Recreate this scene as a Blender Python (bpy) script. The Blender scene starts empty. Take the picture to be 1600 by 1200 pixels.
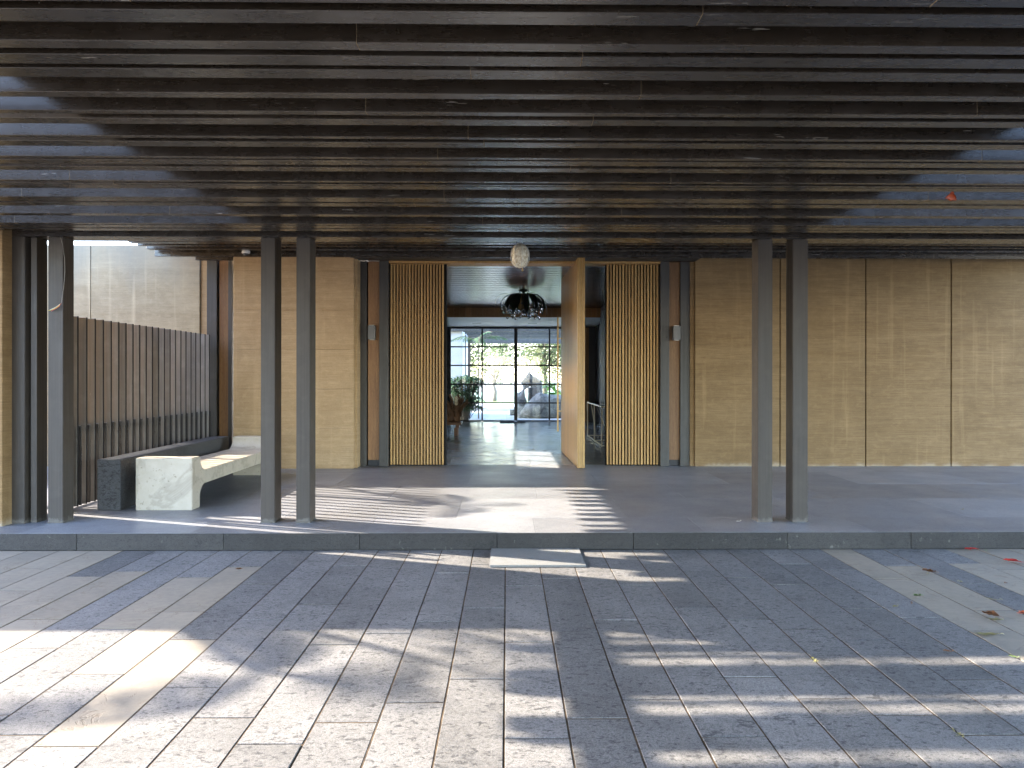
import bpy, bmesh, math, random
from mathutils import Vector, Matrix, noise
R = math.radians
rnd = random.Random(7)
S = bpy.context.scene
COL = S.collection

# ------------------------------------------------------------------ camera, light, exposure
EYE = 1.636            # eye above the paving
PL = 0.157             # platform above the paving
F = 1140.0             # focal length in photo pixels
YAW = R(0.7)
cam = bpy.data.cameras.new('camera'); cam.sensor_width = 36; cam.lens = 36 * F / 1600
cam.shift_x = -0.0037; cam.shift_y = -0.0075
cam.clip_start = 0.05; cam.clip_end = 2000
co = bpy.data.objects.new('camera', cam); COL.objects.link(co)
co.location = (0, 0, EYE); co.rotation_euler = (R(90), R(-0.05), -YAW)
S.camera = co
SX, SY, SZ = -1.0, 0.35, 0.546       # towards the sun
sun_el = math.atan2(SZ, math.hypot(SX, SY)); sun_az = math.atan2(SX, SY)
w = bpy.data.worlds.new('World'); S.world = w; w.use_nodes = True
wt = w.node_tree; sk = wt.nodes.new('ShaderNodeTexSky'); sk.sky_type = 'NISHITA'
sk.sun_disc = False; sk.sun_elevation = sun_el; sk.sun_rotation = sun_az
sk.air_density = 1.0; sk.dust_density = 0.8; sk.ozone_density = 2.6
tint = wt.nodes.new('ShaderNodeMix'); tint.data_type = 'RGBA'; tint.blend_type = 'MULTIPLY'; tint.inputs[0].default_value = 1
tint.inputs[7].default_value = (1.10, 1.0, 0.98, 1); wt.links.new(sk.outputs[0], tint.inputs[6])
wt.links.new(tint.outputs[2], wt.nodes['Background'].inputs[0]); wt.nodes['Background'].inputs[1].default_value = 0.15
sl = bpy.data.lights.new('sun', 'SUN'); sl.energy = 2.0; sl.angle = R(0.5); sl.color = (1.0, 0.90, 0.76)
so = bpy.data.objects.new('sun', sl); COL.objects.link(so)
so.rotation_euler = Vector((SX, SY, SZ)).to_track_quat('Z', 'Y').to_euler()
S.view_settings.view_transform = 'Standard'; S.view_settings.look = 'None'
S.view_settings.exposure = 4.0; S.view_settings.gamma = 1
S.view_settings.use_curve_mapping = False
S.cycles.max_bounces = 10; S.cycles.diffuse_bounces = 5; S.cycles.transparent_max_bounces = 16

# ------------------------------------------------------------------ materials
def ramp(nt, fac, stops, interp='LINEAR'):
    r = nt.nodes.new('ShaderNodeValToRGB'); r.color_ramp.interpolation = interp
    e = r.color_ramp.elements
    while len(e) < len(stops): e.new(0.5)
    for i, (p, c) in enumerate(stops):
        e[i].position = p
        e[i].color = (c, c, c, 1) if isinstance(c, (int, float)) else (*c, 1)
    nt.links.new(fac, r.inputs[0]); return r.outputs[0]

def mixc(nt, fac, a, b, mode='MIX'):
    m = nt.nodes.new('ShaderNodeMix'); m.data_type = 'RGBA'; m.blend_type = mode
    for s, v in ((m.inputs[0], fac), (m.inputs[6], a), (m.inputs[7], b)):
        if isinstance(v, bpy.types.NodeSocket): nt.links.new(v, s)
        elif isinstance(v, (int, float)): s.default_value = v if s.type == 'VALUE' else (v, v, v, 1)
        else: s.default_value = (*v, 1)
    return m.outputs[2]

def math_(nt, op, a, b=0.0):
    m = nt.nodes.new('ShaderNodeMath'); m.operation = op
    for i, v in enumerate((a, b)):
        if isinstance(v, bpy.types.NodeSocket): nt.links.new(v, m.inputs[i])
        else: m.inputs[i].default_value = v
    return m.outputs[0]

class Mat:
    def __init__(s, name, rough=0.6, metal=0.0, spec=0.5, world=False, rnd_off=True):
        s.m = bpy.data.materials.new(name); s.m.use_nodes = True; s.nt = s.m.node_tree
        s.b = s.nt.nodes['Principled BSDF']
        s.b.inputs['Roughness'].default_value = rough; s.b.inputs['Metallic'].default_value = metal
        s.b.inputs['Specular IOR Level'].default_value = spec
        s.tc = s.nt.nodes.new('ShaderNodeTexCoord'); s.oi = s.nt.nodes.new('ShaderNodeObjectInfo')
        if world:
            g = s.nt.nodes.new('ShaderNodeNewGeometry'); s.co = g.outputs['Position']
        else:
            s.co = s.tc.outputs['Object']
            if rnd_off:
                v = s.nt.nodes.new('ShaderNodeVectorMath'); v.operation = 'ADD'
                s.nt.links.new(s.co, v.inputs[0])
                s.nt.links.new(math_(s.nt, 'MULTIPLY', s.oi.outputs['Random'], 97.0), v.inputs[1]); s.co = v.outputs[0]
    def noise(s, scale, detail=4, stretch=(1, 1, 1), rough=0.6, dist=0.0):
        mp = s.nt.nodes.new('ShaderNodeMapping'); mp.inputs['Scale'].default_value = stretch
        s.nt.links.new(s.co, mp.inputs[0])
        n = s.nt.nodes.new('ShaderNodeTexNoise'); n.inputs['Scale'].default_value = scale
        n.inputs['Detail'].default_value = detail; n.inputs['Roughness'].default_value = rough
        n.inputs['Distortion'].default_value = dist
        s.nt.links.new(mp.outputs[0], n.inputs[0]); return n.outputs[0]
    def vor(s, scale, stretch=(1, 1, 1), feature='F1'):
        mp = s.nt.nodes.new('ShaderNodeMapping'); mp.inputs['Scale'].default_value = stretch
        s.nt.links.new(s.co, mp.inputs[0])
        n = s.nt.nodes.new('ShaderNodeTexVoronoi'); n.feature = feature; n.inputs['Scale'].default_value = scale
        s.nt.links.new(mp.outputs[0], n.inputs[0]); return n.outputs['Distance']
    def ramp(s, f, st, interp='LINEAR'): return ramp(s.nt, f, st, interp)
    def mix(s, f, a, b, mode='MIX'): return mixc(s.nt, f, a, b, mode)
    def color(s, c):
        if isinstance(c, bpy.types.NodeSocket): s.nt.links.new(c, s.b.inputs['Base Color'])
        else: s.b.inputs['Base Color'].default_value = (*c, 1)
        return s
    def rough(s, r): s.nt.links.new(r, s.b.inputs['Roughness']); return s
    def bump(s, h, strength=0.3, dist=0.01):
        b = s.nt.nodes.new('ShaderNodeBump'); b.inputs['Strength'].default_value = strength
        b.inputs['Distance'].default_value = dist
        s.nt.links.new(h, b.inputs['Height']); s.nt.links.new(b.outputs[0], s.b.inputs['Normal']); return s
    def vary(s, c, lo=0.85, hi=1.12):
        return s.mix(1.0, c, s.ramp(s.oi.outputs['Random'], [(0, lo), (1, hi)]), 'MULTIPLY')

M = {}
def granite(name, base, dark, pitlo=0.36, rough=0.62, sc=1.0, world=False, spec=0.4, pit=0.9, lo=.8, con=1.0):
    m = Mat(name, rough, spec=spec, world=world)
    big = m.noise(1.7 * sc, 6, (1, 1, 1), .65, .5); mid = m.noise(17 * sc, 6, rough=.7); pits = m.noise(42 * sc, 5, (0.6, 1, 1), 0.7, 0.3)
    sp = m.noise(75 * sc, 4, rough=.7); fine = m.noise(220 * sc, 2); cl = m.noise(6 * sc, 5, (.6, 1, 1), .65, .8)
    c = m.mix(m.ramp(big, [(0.3, 0), (0.72, 1)]), tuple(min(1, v * 1.14) for v in base), tuple(v * 0.74 for v in base))
    c = m.mix(m.ramp(mid, [(0.38, 0.0), (0.72, 0.6 * con)]), c, tuple(min(1, v * 1.45) for v in base))
    c = m.mix(m.ramp(sp, [(0.36, 0.75 * con), (0.52, 0)]), c, tuple(v * 0.45 for v in base))
    dens = math_(m.nt, 'ADD', pits, m.ramp(cl, [(0.35, 0.0), (0.65, 0.075)]))
    pm = m.ramp(dens, [(pitlo + .03, 1), (pitlo + 0.10, 0)])
    c = m.mix(math_(m.nt, 'MULTIPLY', pm, pit), c, dark)
    c = m.mix(m.ramp(fine, [(0.35, 0.6 * con), (0.6, 0.0)]), c, dark)
    if not world:
        g_ = m.nt.nodes.new('ShaderNodeNewGeometry'); keep = m.co; m.co = g_.outputs['Position']
        c = m.mix(1.0, c, m.ramp(m.noise(1.1, 7, (1, .8, 1), .68, .6), [(.3, .72), (.62, 1.06)]), 'MULTIPLY'); m.co = keep
    m.color(m.vary(c, lo, 1.14)); h = m.mix(0.5, m.ramp(pits, [(pitlo, 0), (pitlo + 0.08, 1)]), sp)
    m.bump(h, 0.5, 0.004); return m
M['grey_stone'] = granite('grey_andesite_paver', (0.192, 0.184, 0.176), (0.040, 0.039, 0.040), 0.385, 0.7, pit=.85).m
m = granite('platform_granite', (0.245, 0.245, 0.255), (0.10, 0.10, 0.105), 0.34, 0.36, 1.1, world=True, spec=0.5, pit=0.6, con=.8)
M['slab_stone'] = m.m
m.rough(m.ramp(m.noise(1.6, 4), [(0.3, 0.3), (0.7, 0.46)]))
m = granite('hall_granite', (0.27, 0.275, 0.285), (0.12, 0.12, 0.125), 0.34, 0.2, 1.1, world=True, spec=0.6, pit=0.5, con=.8)
M['hall_stone'] = m.m; m.rough(m.ramp(m.noise(3, 4), [(0.3, 0.16), (0.7, 0.27)]))
m = granite('kerb_granite', (0.046, 0.043, 0.040), (0.014, 0.014, 0.014), 0.40, 0.7, 1.6, pit=.6, spec=.3)
st = m.noise(5, 5, (1, 1, 2)); pale = m.noise(18, 5, (1, 1, .5))
bc = m.b.inputs['Base Color'].links[0].from_socket
m.color(m.mix(m.ramp(math_(m.nt, 'MULTIPLY', st, pale), [(0.36, 0), (0.46, 0.4)]), bc, (0.25, 0.24, 0.21)))
M['kerb_stone'] = m.m
M['dark_granite'] = granite('dark_bench_granite', (0.075, 0.077, 0.08), (0.02, 0.02, 0.022), 0.42, 0.5, 1.5).m
# sandstone
m = Mat('cream_sandstone', 0.75)
a = m.noise(1.5, 6, (1, 1, 1), 0.6, 1.2); b = m.noise(26, 5, (0.7, 1, 1)); cr = m.noise(2.3, 7, (1, 1.3, 1), 0.62, 1.4)
c = m.mix(m.ramp(a, [(0.3, 0), (0.7, 1)]), (0.265, 0.222, 0.165), (0.205, 0.178, 0.14))
c = m.mix(m.ramp(b, [(0.3, 0.35), (0.6, 0)]), c, (0.14, 0.12, 0.095))
crk = m.ramp(cr, [(0.482, 0), (0.497, 1), (0.508, 0)])
gate = m.ramp(m.noise(3.1, 3), [(0.44, 0), (0.55, 1)])
crk = math_(m.nt, 'MULTIPLY', crk, gate)
c = m.mix(math_(m.nt, 'MULTIPLY', crk, 0.8), c, (0.15, 0.11, 0.07))
m.color(m.vary(c, 0.86, 1.08)); m.bump(m.mix(crk, m.mix(.5, a, b), 0.0), 0.45, 0.008); M['sandstone'] = m.m
# joint bed
m = Mat('joint_bed', 0.95, world=True)
m.color(m.mix(m.ramp(m.noise(9, 5), [(0.4, 0), (0.65, 1)]), (0.035, 0.022, 0.012), (0.10, 0.065, 0.032))).bump(m.noise(120, 3), 0.5, 0.004); M['bed'] = m.m
m = Mat('far_ground', 0.95, world=True)
m.color(m.mix(m.noise(0.4, 6), (0.13, 0.125, 0.11), (0.19, 0.18, 0.165))); M['ground'] = m.m
# rammed earth / concrete walls
def earth(name, c1, c2, c3, layer=1.0, stain=0.5, sc=1.0):
    m = Mat(name, 0.88, spec=0.25, world=True)
    lay = m.noise(1.2 * sc, 6, (0.35, 0.35, 9 * layer), 0.65, 0.25); fine = m.noise(5 * sc, 5, (0.6, .6, 22), 0.7)
    blot = m.noise(1.3 * sc, 7, (1, 1, 1.1), 0.65, 0.8); pat = m.noise(9, 6, (1, 1, 1.6), .7, .6); grain = m.noise(90, 3); vert = m.noise(3.2, 5, (2.6, 1, 0.12), 0.6, 0.1)
    c = m.mix(m.ramp(lay, [(0.32, 0), (0.68, 1)]), c1, c2)
    c = m.mix(m.ramp(fine, [(0.40, 0.0), (0.66, 0.65)]), c, c3)
    c = m.mix(m.ramp(blot, [(0.42, 0), (0.72, 0.6)]), c, tuple(v * 0.68 for v in c1))
    c = m.mix(m.ramp(pat, [(0.5, 0), (0.75, 0.35)]), c, tuple(min(1, v * 1.22) for v in c2))
    c = m.mix(m.ramp(pat, [(0.28, 0.35), (0.40, 0)]), c, tuple(v * .6 for v in c1))
    c = m.mix(m.ramp(vert, [(0.56, 0), (0.74, stain)]), c, tuple(min(1, v * 1.3) for v in c2))
    c = m.mix(m.ramp(grain, [(0.3, 0.3), (0.5, 0.0)]), c, tuple(v * 0.5 for v in c1))
    m.color(c); m.bump(m.mix(0.4, lay, grain), 0.4, 0.012); return m
M['earth'] = earth('rammed_earth', (0.40, 0.268, 0.140), (0.50, 0.352, 0.198), (0.28, 0.185, 0.095), 1.3, 0.25).m
m = earth('board_marked_concrete', (0.200, 0.124, 0.054), (0.262, 0.170, 0.082), (0.110, 0.068, 0.032), 0.9, 0.5)
sep = m.nt.nodes.new('ShaderNodeSeparateXYZ'); m.nt.links.new(m.co, sep.inputs[0])
zz = math_(m.nt, 'ADD', sep.outputs[2], math_(m.nt, 'MULTIPLY', m.noise(1.8, 7, (1, 1, 1), .7), -0.32))
bc = m.b.inputs['Base Color'].links[0].from_socket
effl = m.ramp(zz, [(0.0, 0.5), (0.03, 0.15), (0.06, 0)])
m.color(m.mix(effl, bc, (0.36, 0.31, 0.23))); M['concrete_tan'] = m.m
m = earth('weathered_wall', (0.34, 0.27, 0.165), (0.43, 0.35, 0.225), (0.26, 0.205, 0.13), 0.8, 0.5)
sep = m.nt.nodes.new('ShaderNodeSeparateXYZ'); m.nt.links.new(m.co, sep.inputs[0])
up = m.ramp(math_(m.nt, 'ADD', sep.outputs[2], math_(m.nt, 'MULTIPLY', m.noise(1.5, 5, (1, 1, .3)), 1.1)), [(0, 0), (1, 1)])
bc = m.b.inputs['Base Color'].links[0].from_socket
zr = m.nt.nodes.new('ShaderNodeMapRange'); m.nt.links.new(math_(m.nt, 'ADD', sep.outputs[2], math_(m.nt, 'MULTIPLY', m.noise(2.5, 5, (1, 1, .2)), 1.2)), zr.inputs[0])
zr.inputs[1].default_value = 3.7; zr.inputs[2].default_value = 4.5; zr.inputs[4].default_value = 0.75
m.color(m.mix(zr.outputs[0], bc, (0.21, 0.205, 0.175))); M['weathered'] = m.m
# metals
def steel(name, c, rough=0.4, grime=True, streak=(30, 30, 0.6), spec=0.5, metal=0.35, marks=0.0, mst=(0.5, 6, 6)):
    m = Mat(name, rough, metal, spec)
    a = m.noise(3, 5, streak); b = m.noise(6, 6); d = m.noise(60, 4)
    cc = m.mix(m.ramp(a, [(0.35, 0), (0.7, 1)]), c, tuple(v * 0.78 for v in c))
    cc = m.mix(m.ramp(b, [(0.5, 0), (0.8, 0.5)]), cc, tuple(v * 1.5 + .01 for v in c))
    if marks:
        k = m.noise(7, 3, mst, 0.7); k2 = m.noise(1.7, 3)
        mk = math_(m.nt, 'MULTIPLY', m.ramp(k, [(0.685, 0), (0.70, 1)]), m.ramp(k2, [(0.45, 0), (0.6, 1)]))
        cc = m.mix(math_(m.nt, 'MULTIPLY', mk, marks), cc, (0.38, 0.35, 0.30))
        k3 = m.noise(75, 1); cc = m.mix(math_(m.nt, 'MULTIPLY', m.ramp(k3, [(0.8, 0), (0.83, 1)]), marks), cc, (0.4, .38, .33))
    m.color(m.vary(cc, 0.75, 1.2) if marks else cc)
    m.rough(m.ramp(m.mix(.5, b, a), [(0.3, rough * 0.75), (0.7, min(1, rough * 1.35))]))
    m.bump(d, 0.06, 0.002); return m
M['batten'] = steel('dark_bronze_aluminium', (0.030, 0.022, 0.015), 0.26, streak=(0.4, 12, 12), marks=0.9, metal=0.0, spec=.9).m
m = steel('column_paint', (0.046, 0.038, 0.031), 0.5, streak=(22, 22, 0.35), metal=0.0, spec=.35)
sep = m.nt.nodes.new('ShaderNodeSeparateXYZ'); g = m.nt.nodes.new('ShaderNodeNewGeometry'); m.nt.links.new(g.outputs['Position'], sep.inputs[0])
zr = m.nt.nodes.new('ShaderNodeMapRange'); m.nt.links.new(math_(m.nt, 'SUBTRACT', sep.outputs[2], math_(m.nt, 'MULTIPLY', m.noise(22, 4), 0.16)), zr.inputs[0])
zr.inputs[1].default_value = 0.09; zr.inputs[2].default_value = 0.13; zr.inputs[3].default_value = 0.6; zr.inputs[4].default_value = 0
bc = m.b.inputs['Base Color'].links[0].from_socket
m.color(m.mix(zr.outputs[0], bc, (0.14, 0.13, 0.115))); M['column'] = m.m
M['fence'] = steel('fence_aluminium', (0.17, 0.155, 0.138), 0.42, streak=(14, 14, 0.5), marks=0.35, mst=(6, 6, 1)).m
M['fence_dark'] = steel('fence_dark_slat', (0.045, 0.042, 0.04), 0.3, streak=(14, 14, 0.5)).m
M['post'] = steel('post_grey_paint', (0.052, 0.047, 0.04), 0.5, streak=(14, 14, 0.4), metal=0.1).m
M['frame'] = steel('black_window_steel', (0.02, 0.021, 0.025), 0.4).m
M['lamp'] = steel('wall_light_grey', (0.11, 0.108, 0.105), 0.4).m
m = Mat('joint_sealant', 0.8); m.color((0.26, 0.19, 0.11)); M['seal'] = m.m
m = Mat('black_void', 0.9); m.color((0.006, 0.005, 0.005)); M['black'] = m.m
m = Mat('roof_soffit', 0.8, world=True); m.color(m.mix(m.noise(2), (0.02, 0.017, 0.013), (0.03, 0.026, 0.02))); M['soffit'] = m.m
# timber
def wood(name, c1, c2, axis=2, rough=0.45, sc=1.0, lo=.78, hi=1.2, spec=.4):
    m = Mat(name, rough, spec=spec)
    st = [11, 11, 11]; st[axis] = 0.55
    a = m.noise(3 * sc, 6, tuple(st), 0.65, 0.5); b = m.noise(26 * sc, 4, tuple(v / 3 if i != axis else v for i, v in enumerate(st)))
    c = m.mix(m.ramp(a, [(0.32, 0), (0.7, 1)]), c1, c2)
    c = m.mix(m.ramp(b, [(0.35, 0.4), (0.55, 0)]), c, tuple(v * 0.5 for v in c1))
    m.color(m.vary(c, lo, hi)); m.bump(a, 0.15, 0.003); return m
M['slat'] = wood('golden_slat_timber', (0.36, 0.195, 0.062), (0.50, 0.31, 0.115), 2, 0.5).m
M['panel_wood'] = wood('brown_timber_panel', (0.20, 0.095, 0.035), (0.30, 0.155, 0.06), 2, 0.5).m
M['door_wood'] = wood('honey_door_timber', (0.36, 0.20, 0.058), (0.47, 0.29, 0.095), 2, 0.33, lo=.85, hi=1.12, spec=.5).m
M['bulk_wood'] = wood('bulkhead_timber', (0.34, 0.16, 0.055), (0.44, 0.23, 0.08), 2, 0.35).m
M['ceil_wood'] = wood('polished_ceiling_board', (0.11, 0.06, 0.036), (0.16, 0.09, 0.055), 0, 0.26, spec=0.4, lo=.7, hi=1.25).m
M['carved'] = wood('carved_root_wood', (0.16, 0.085, 0.045), (0.30, 0.18, 0.11), 2, 0.6).m
M['bench_wood'] = wood('low_bench_wood', (0.17, 0.07, 0.03), (0.24, 0.11, 0.05), 0, 0.4).m
# marble, misc
m = Mat('cream_marble', 0.42)
v = m.noise(1.5, 8, (1, 1, 1), 0.6, 0.6); f = m.noise(9, 6)
c = m.mix(m.ramp(f, [(0.3, 0), (0.7, 1)]), (0.40, 0.35, 0.275), (0.46, 0.41, 0.33))
c = m.mix(m.ramp(v, [(0.46, 0), (0.5, 0.5), (0.54, 0)]), c, (0.22, 0.19, 0.14))
c = m.mix(m.ramp(m.noise(30, 4), [(0.30, 0.8), (0.37, 0)]), c, (0.2, 0.17, 0.12))
m.color(c); M['marble'] = m.m
m = Mat('mat_fibre', 0.95, rnd_off=False); n = m.noise(160, 3)
m.color(m.mix(n, (0.09, 0.09, 0.088), (0.21, 0.21, 0.20))).bump(n, 0.8, 0.006); M['mat'] = m.m
m = Mat('dark_mat', 0.95); m.color((0.05, 0.05, 0.05)); M['darkmat'] = m.m
m = Mat('white_render', 0.85, world=True); m.color(m.mix(m.noise(3, 5), (0.52, 0.53, 0.54), (0.60, 0.61, 0.62))); M['white'] = m.m
m = Mat('pale_soffit', 0.5, world=True); m.color((0.78, 0.79, 0.76)); M['pale'] = m.m
m = Mat('pale_terrace_tile', 0.6); m.color(m.vary(m.mix(m.noise(8, 5), (0.36, 0.36, 0.36), (0.44, 0.44, 0.43)), .85, 1.1)); M['pale_tile'] = m.m
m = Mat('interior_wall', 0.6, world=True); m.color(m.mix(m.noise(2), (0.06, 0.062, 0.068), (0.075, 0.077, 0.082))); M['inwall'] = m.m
m = Mat('gold_wire', 0.35, 0.9); m.color((0.62, 0.52, 0.36)); M['gold'] = m.m
m = Mat('brass_handle', 0.35, 0.6); m.color((0.50, 0.34, 0.14)); M['brass'] = m.m
m = Mat('mirror_glass', 0.05, 1.0); m.color((0.35, 0.37, 0.4)); M['mirror'] = m.m
m = Mat('white_plastic', 0.35); m.color((0.75, 0.75, 0.73)); M['plastic'] = m.m
m = Mat('dark_dome', 0.08, spec=0.8); m.color((0.02, 0.02, 0.025)); M['dome'] = m.m
m = Mat('shell_lantern', 0.6); n = m.noise(38, 5, (1, 1, .6)); 
m.color(m.mix(m.ramp(n, [(0.42, 0), (0.56, 1)]), (0.58, 0.48, 0.30), (0.88, 0.83, 0.66))).bump(n, .8, .01)
M['shell'] = m.m
m = Mat('lantern_rib', 0.5); m.color((0.72, 0.70, 0.62)); M['rib'] = m.m
m = Mat('petal_metal', 0.35, 0.0); m.color((0.03, 0.042, 0.034)); M['petal'] = m.m
m = Mat('gold_leaf_metal', 0.4, 0.4); m.color((0.55, 0.36, 0.14)); M['goldleaf'] = m.m
m = Mat('cut_crystal', 0.04, spec=1.0); m.color((0.95, 0.95, 0.97)); m.b.inputs['Transmission Weight'].default_value = 1.0; m.b.inputs['IOR'].default_value = 1.35; M['crystal'] = m.m
m = Mat('wire_sheath', 0.6); m.color((0.06, 0.055, 0.05)); M['wire'] = m.m
for nme, c in (('wire_red', (0.45, .06, .04)), ('wire_yellow', (0.55, .42, .06)), ('wire_white', (0.5, .5, .45)), ('wire_grey', (0.2, .19, .17))):
    m = Mat(nme, 0.5); m.color(c); M[nme] = m.m
def leafmat(name, c1, c2, tr=0.25, rough=0.45):
    m = Mat(name, rough, spec=0.4)
    cc = m.mix(m.ramp(m.noise(6, 3), [(0.3, 0), (0.7, 1)]), c1, c2)
    m.color(cc)
    if tr:
        t = m.nt.nodes.new('ShaderNodeBsdfTranslucent'); m.nt.links.new(cc, t.inputs[0])
        mx = m.nt.nodes.new('ShaderNodeMixShader'); mx.inputs[0].default_value = tr
        out = m.nt.nodes['Material Output']
        m.nt.links.new(m.b.outputs[0], mx.inputs[1]); m.nt.links.new(t.outputs[0], mx.inputs[2]); m.nt.links.new(mx.outputs[0], out.inputs[0])
    return m.m
M['palm'] = leafmat('palm_leaf', (0.05, 0.11, 0.03), (0.09, 0.16, 0.05))
M['shrub'] = leafmat('dark_shrub_leaf', (0.03, 0.075, 0.03), (0.06, 0.12, 0.05), 0.2)
M['olive'] = leafmat('pale_tree_leaf', (0.16, 0.19, 0.09), (0.24, 0.26, 0.14), 0.4)
M['bigleaf'] = leafmat('broad_garden_leaf', (0.08, 0.2, 0.03), (0.12, 0.26, 0.05), 0.35)
M['grass'] = leafmat('lawn_grass', (0.09, 0.14, 0.03), (0.14, 0.19, 0.05), 0)
m = Mat('bark', 0.9); m.color(m.mix(m.noise(12, 5, (1, 1, .3)), (0.10, 0.08, 0.06), (0.2, 0.17, 0.14))).bump(m.noise(20), .6, .02); M['bark'] = m.m
m = Mat('garden_rock', 0.85); n = m.noise(4, 8, (1, 1, 1), 0.65, 0.8)
m.color(m.mix(m.ramp(n, [(0.35, 0), (0.65, 1)]), (0.07, 0.07, 0.07), (0.23, 0.225, 0.21))).bump(n, 1.0, 0.08); M['rock'] = m.m
for nme, c1, c2 in (('petal_red', (0.5, 0.035, 0.03), (0.35, 0.02, 0.02)), ('leaf_brown', (0.16, 0.07, 0.03), (0.24, 0.12, 0.06)),
                    ('leaf_orange', (0.6, 0.16, 0.04), (0.5, 0.09, 0.03)), ('leaf_green', (0.12, 0.19, 0.06), (0.2, 0.26, 0.1)), ('leaf_straw', (0.25, 0.22, 0.08), (0.33, 0.29, 0.13))):
    M[nme] = leafmat(nme, c1, c2, 0)
# thin glass
gm = bpy.data.materials.new('window_glass'); gm.use_nodes = True; nt = gm.node_tree; nt.nodes.clear()
o = nt.nodes.new('ShaderNodeOutputMaterial'); tr = nt.nodes.new('ShaderNodeBsdfTransparent'); gl = nt.nodes.new('ShaderNodeBsdfGlossy')
gl.inputs['Roughness'].default_value = 0.01; tr.inputs[0].default_value = (0.93, 0.96, 0.95, 1)
fr = nt.nodes.new('ShaderNodeFresnel'); mx = nt.nodes.new('ShaderNodeMixShader')
nt.links.new(fr.outputs[0], mx.inputs[0]); nt.links.new(tr.outputs[0], mx.inputs[1]); nt.links.new(gl.outputs[0], mx.inputs[2]); nt.links.new(mx.outputs[0], o.inputs[0])
M['glass'] = gm

# ------------------------------------------------------------------ builders
def tag(o, label=None, cat=None, group=None, kind=None):
    for k, v in (('label', label), ('category', cat), ('group', group), ('kind', kind)):
        if v: o[k] = v
    return o
def thing(name, loc, label, cat, group=None, rz=0.0):
    o = bpy.data.objects.new(name, None); COL.objects.link(o); o.empty_display_size = 0.1
    o.location = loc; o.rotation_euler = (0, 0, rz); return tag(o, label, cat, group)
def link(name, me, mat, parent=None, loc=(0, 0, 0), rot=(0, 0, 0)):
    o = bpy.data.objects.new(name, me); COL.objects.link(o)
    if mat and not me.materials: me.materials.append(M[mat])
    if parent:
        o.parent = parent
        loc = Vector(loc) - origin(parent)
    o.location = loc; o.rotation_euler = rot; return o
def origin(o):
    v = Vector(o.location)
    while o.parent: o = o.parent; v += o.location
    return v
BOX = {}
def boxmesh(sx, sy, sz, bev, mat, seg=1):
    k = (round(sx, 4), round(sy, 4), round(sz, 4), bev, mat, seg)
    if k in BOX: return BOX[k]
    bm = bmesh.new(); bmesh.ops.create_cube(bm, size=1); bmesh.ops.scale(bm, vec=(sx, sy, sz), verts=bm.verts)
    if bev: bmesh.ops.bevel(bm, geom=bm.edges[:], offset=bev, segments=seg, affect='EDGES')
    me = bpy.data.meshes.new('box'); bm.to_mesh(me); bm.free(); me.materials.append(M[mat]); BOX[k] = me; return me
def box(name, x0, x1, y0, y1, z0, z1, mat, parent=None, bev=0.0, seg=1):
    me = boxmesh(abs(x1 - x0), abs(y1 - y0), abs(z1 - z0), bev, mat, seg)
    return link(name, me, mat, parent, ((x0 + x1) / 2, (y0 + y1) / 2, (z0 + z1) / 2))
def bbox(bm, x0, x1, y0, y1, z0, z1):
    r = bmesh.ops.create_cube(bm, size=1)
    bmesh.ops.scale(bm, vec=(x1 - x0, y1 - y0, z1 - z0), verts=r['verts'])
    bmesh.ops.translate(bm, vec=((x0 + x1) / 2, (y0 + y1) / 2, (z0 + z1) / 2), verts=r['verts'])
def tube(bm, pts, rads, n=8, caps=True):
    pts = [Vector(p) for p in pts]
    if isinstance(rads, (int, float)): rads = [rads] * len(pts)
    rings = []; up = Vector((0, 0, 1))
    for i, p in enumerate(pts):
        d = (pts[min(i + 1, len(pts) - 1)] - pts[max(i - 1, 0)]).normalized()
        ref = up if abs(d.z) < 0.9 else Vector((1, 0, 0))
        a = d.cross(ref).normalized(); b = a.cross(d)
        rings.append([bm.verts.new(p + (a * math.cos(t) + b * math.sin(t)) * rads[i]) for t in [2 * math.pi * k / n for k in range(n)]])
    for i in range(len(rings) - 1):
        for k in range(n):
            f = bm.faces.new((rings[i][k], rings[i][(k + 1) % n], rings[i + 1][(k + 1) % n], rings[i + 1][k])); f.smooth = True
    if caps: bm.faces.new(rings[0][::-1]); bm.faces.new(rings[-1])
def fin(name, bm, mat, parent=None, loc=(0, 0, 0), rot=(0, 0, 0)):
    bmesh.ops.recalc_face_normals(bm, faces=bm.faces[:])
    me = bpy.data.meshes.new(name); bm.to_mesh(me); bm.free(); return link(name, me, mat, parent, loc, rot)
def lathe(bm, prof, n=24):
    rings = [[bm.verts.new((r * math.cos(2 * math.pi * k / n), r * math.sin(2 * math.pi * k / n), z)) for k in range(n)] for r, z in prof]
    for i in range(len(rings) - 1):
        for k in range(n):
            f = bm.faces.new((rings[i][k], rings[i][(k + 1) % n], rings[i + 1][(k + 1) % n], rings[i + 1][k])); f.smooth = True
    bm.faces.new(rings[0]); bm.faces.new(rings[-1][::-1])
def wx(px, Y):          # world X at depth Y of a photo column
    a = (px - 806.0) / F
    dx = a * math.cos(YAW) + math.sin(YAW); dy = -a * math.sin(YAW) + math.cos(YAW)
    return dx / dy * Y

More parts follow.
